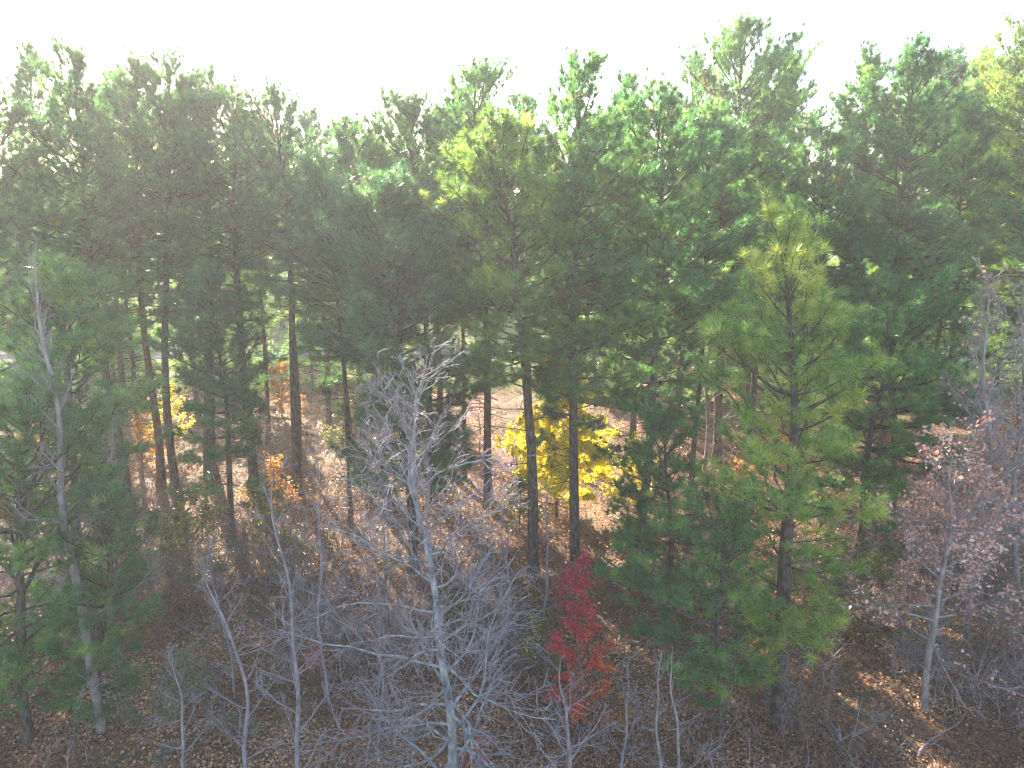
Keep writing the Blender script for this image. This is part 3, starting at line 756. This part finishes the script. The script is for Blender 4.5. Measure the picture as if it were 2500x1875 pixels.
for (sd, h, sp, lf, n, x, y, lab) in MORE:
    LT_(sd, h, 0, rad=.03, limbs=22, spread=sp, bark='brown_twig', twig='brown_twig', leaf=lf, leaf_n=n, leaf_size=.10, loc=(x, y), label=lab, name={'olive': 'evergreen_bush', 'orange': 'orange_bush', 'russet': 'russet_bush'}[lf], cat='shrub')

# ------------------------------------------------------------------ snags, dead wood
def snag(seed, x, y, h, dx, r, mat, label, name='snag', group='standing dead trunks', limbs=5):
    rng = np.random.default_rng(seed)
    root = empty(name, (x, y, gz(x, y) - .05), label, 'dead trunk', group)
    W = Wood()
    t = np.linspace(0, 1, 12)
    P = np.stack([dx * t + .05 * np.sin(7 * t), .05 * np.sin(5 * t), t * h], -1); P[0, :2] = 0
    rr = r * (1 - .35 * t); rr[-1] = r * .15; rr[-2] = r * .55
    W.tube(P, rr, 9)
    W.build('trunk', M[mat], root)
    K = Wood()
    for i in range(limbs):
        k = rng.integers(3, 10); az = rng.uniform(0, 6.28)
        K.tube(curve_pts(P[k], np.array([math.cos(az), math.sin(az), .3]), rng.uniform(.2, .7), 5, .1, rng), np.linspace(.025, .008, 5), 5)
    for s in range(3):       # splintered top
        a = s * 2.1
        K.tube(np.array([P[-2] + [math.cos(a) * r * .3, math.sin(a) * r * .3, 0], P[-1] + [math.cos(a) * r * .4, math.sin(a) * r * .4, rng.uniform(.02, .2)]]), (r * .25, r * .03), 4)
    K.build('broken_limbs', M[mat], root)
    return root
snag(401, 15.1, 26.0, 9.8, -1.2, .13, 'bark', 'tall dark snag with broken top right of the near bright pine')
snag(402, -3.7, 47.8, 2.9, .05, .24, 'pale_bark', 'pale broken trunk standing at the edge of the field near the road', limbs=2)
snag(403, 14.7, 26.3, 1.9, -.2, .07, 'pale_bark', 'short pale dead stem at the foot of the tall dark snag', limbs=2)

def fallen(seed, x, y, rz, L, r, mat, label):
    rng = np.random.default_rng(seed)
    root = empty('fallen_branch', (x, y, gz(x, y) + r + .02), label, 'branch', 'fallen branches on the forest floor')
    root.rotation_euler = (0, 0, rz)
    W = Wood()
    pts = curve_pts(np.zeros(3), np.array([1., 0, .04]), L, 9, 0, rng, .10); W.tube(pts, np.linspace(r, r * .3, 9), 6)
    for k in range(5):
        i = rng.integers(2, 8)
        W.tube(curve_pts(pts[i], norm(np.array([.7, rng.choice([-1, 1]) * .7, .25])), rng.uniform(.2, .6), 4, 0, rng, .12), np.linspace(r * .4, .004, 4), 4)
    W.build('limb', M[mat], root)
fallen(1, .2, 16.6, -.25, 1.2, .03, 'pale_bark', 'pale fallen branch right of the large grey tree')
fallen(2, 9.0, 13.2, .5, 2.2, .035, 'pale_bark', 'long pale fallen branch in the lower right')
fallen(3, 7.4, 13.6, 1.2, .55, .06, 'pale_bark', 'short pale chunk of wood right of the large pine base')
fallen(5, -6.0, 18.5, .9, 3.4, .10, 'bark', 'dark fallen log among the brush left of the large grey tree')
fallen(6, 3.2, 17.3, -.5, 2.6, .06, 'brown_twig', 'brown fallen limb behind the red maple')
fallen(7, 9.5, 20.5, .3, 3.0, .09, 'bark', 'dark fallen log behind the broad pale olive bush')
fallen(8, -2.0, 23.5, 1.9, 2.8, .08, 'bark_red', 'reddish fallen log between the centre pine trunks')
fallen(4, -14.3, 25.4, .2, 1.8, .06, 'pale_bark', 'sunlit fallen branch among the left trunks')

# ------------------------------------------------------------------ haze volume added to lift the darks, in place of lens veil
m, nt, out = new_mat('veil_haze')
vol = nt.nodes.new('ShaderNodeVolumePrincipled')
vol.inputs['Color'].default_value = (.98, .97, .98, 1)
vol.inputs['Density'].default_value = .0012
vol.inputs['Anisotropy'].default_value = .35
nt.links.new(vol.outputs[0], out.inputs['Volume'])
hx, y0, y1, z0, z1 = 1450, -350, 1500, -1.2, 23.0
hv = np.array([[sx, sy, sz] for sx in (-hx, hx) for sy in (y0, y1) for sz in (z0, z1)], float)
hl = np.array([[0, 1, 3, 2], [4, 6, 7, 5], [0, 4, 5, 1], [2, 3, 7, 6], [0, 2, 6, 4], [1, 5, 7, 3]])
hz = mesh_from('haze', hv, 4, m, loops=hl)
tag(hz, 'thin haze added through the wood in place of a milky lens veil', 'haze', kind='stuff')
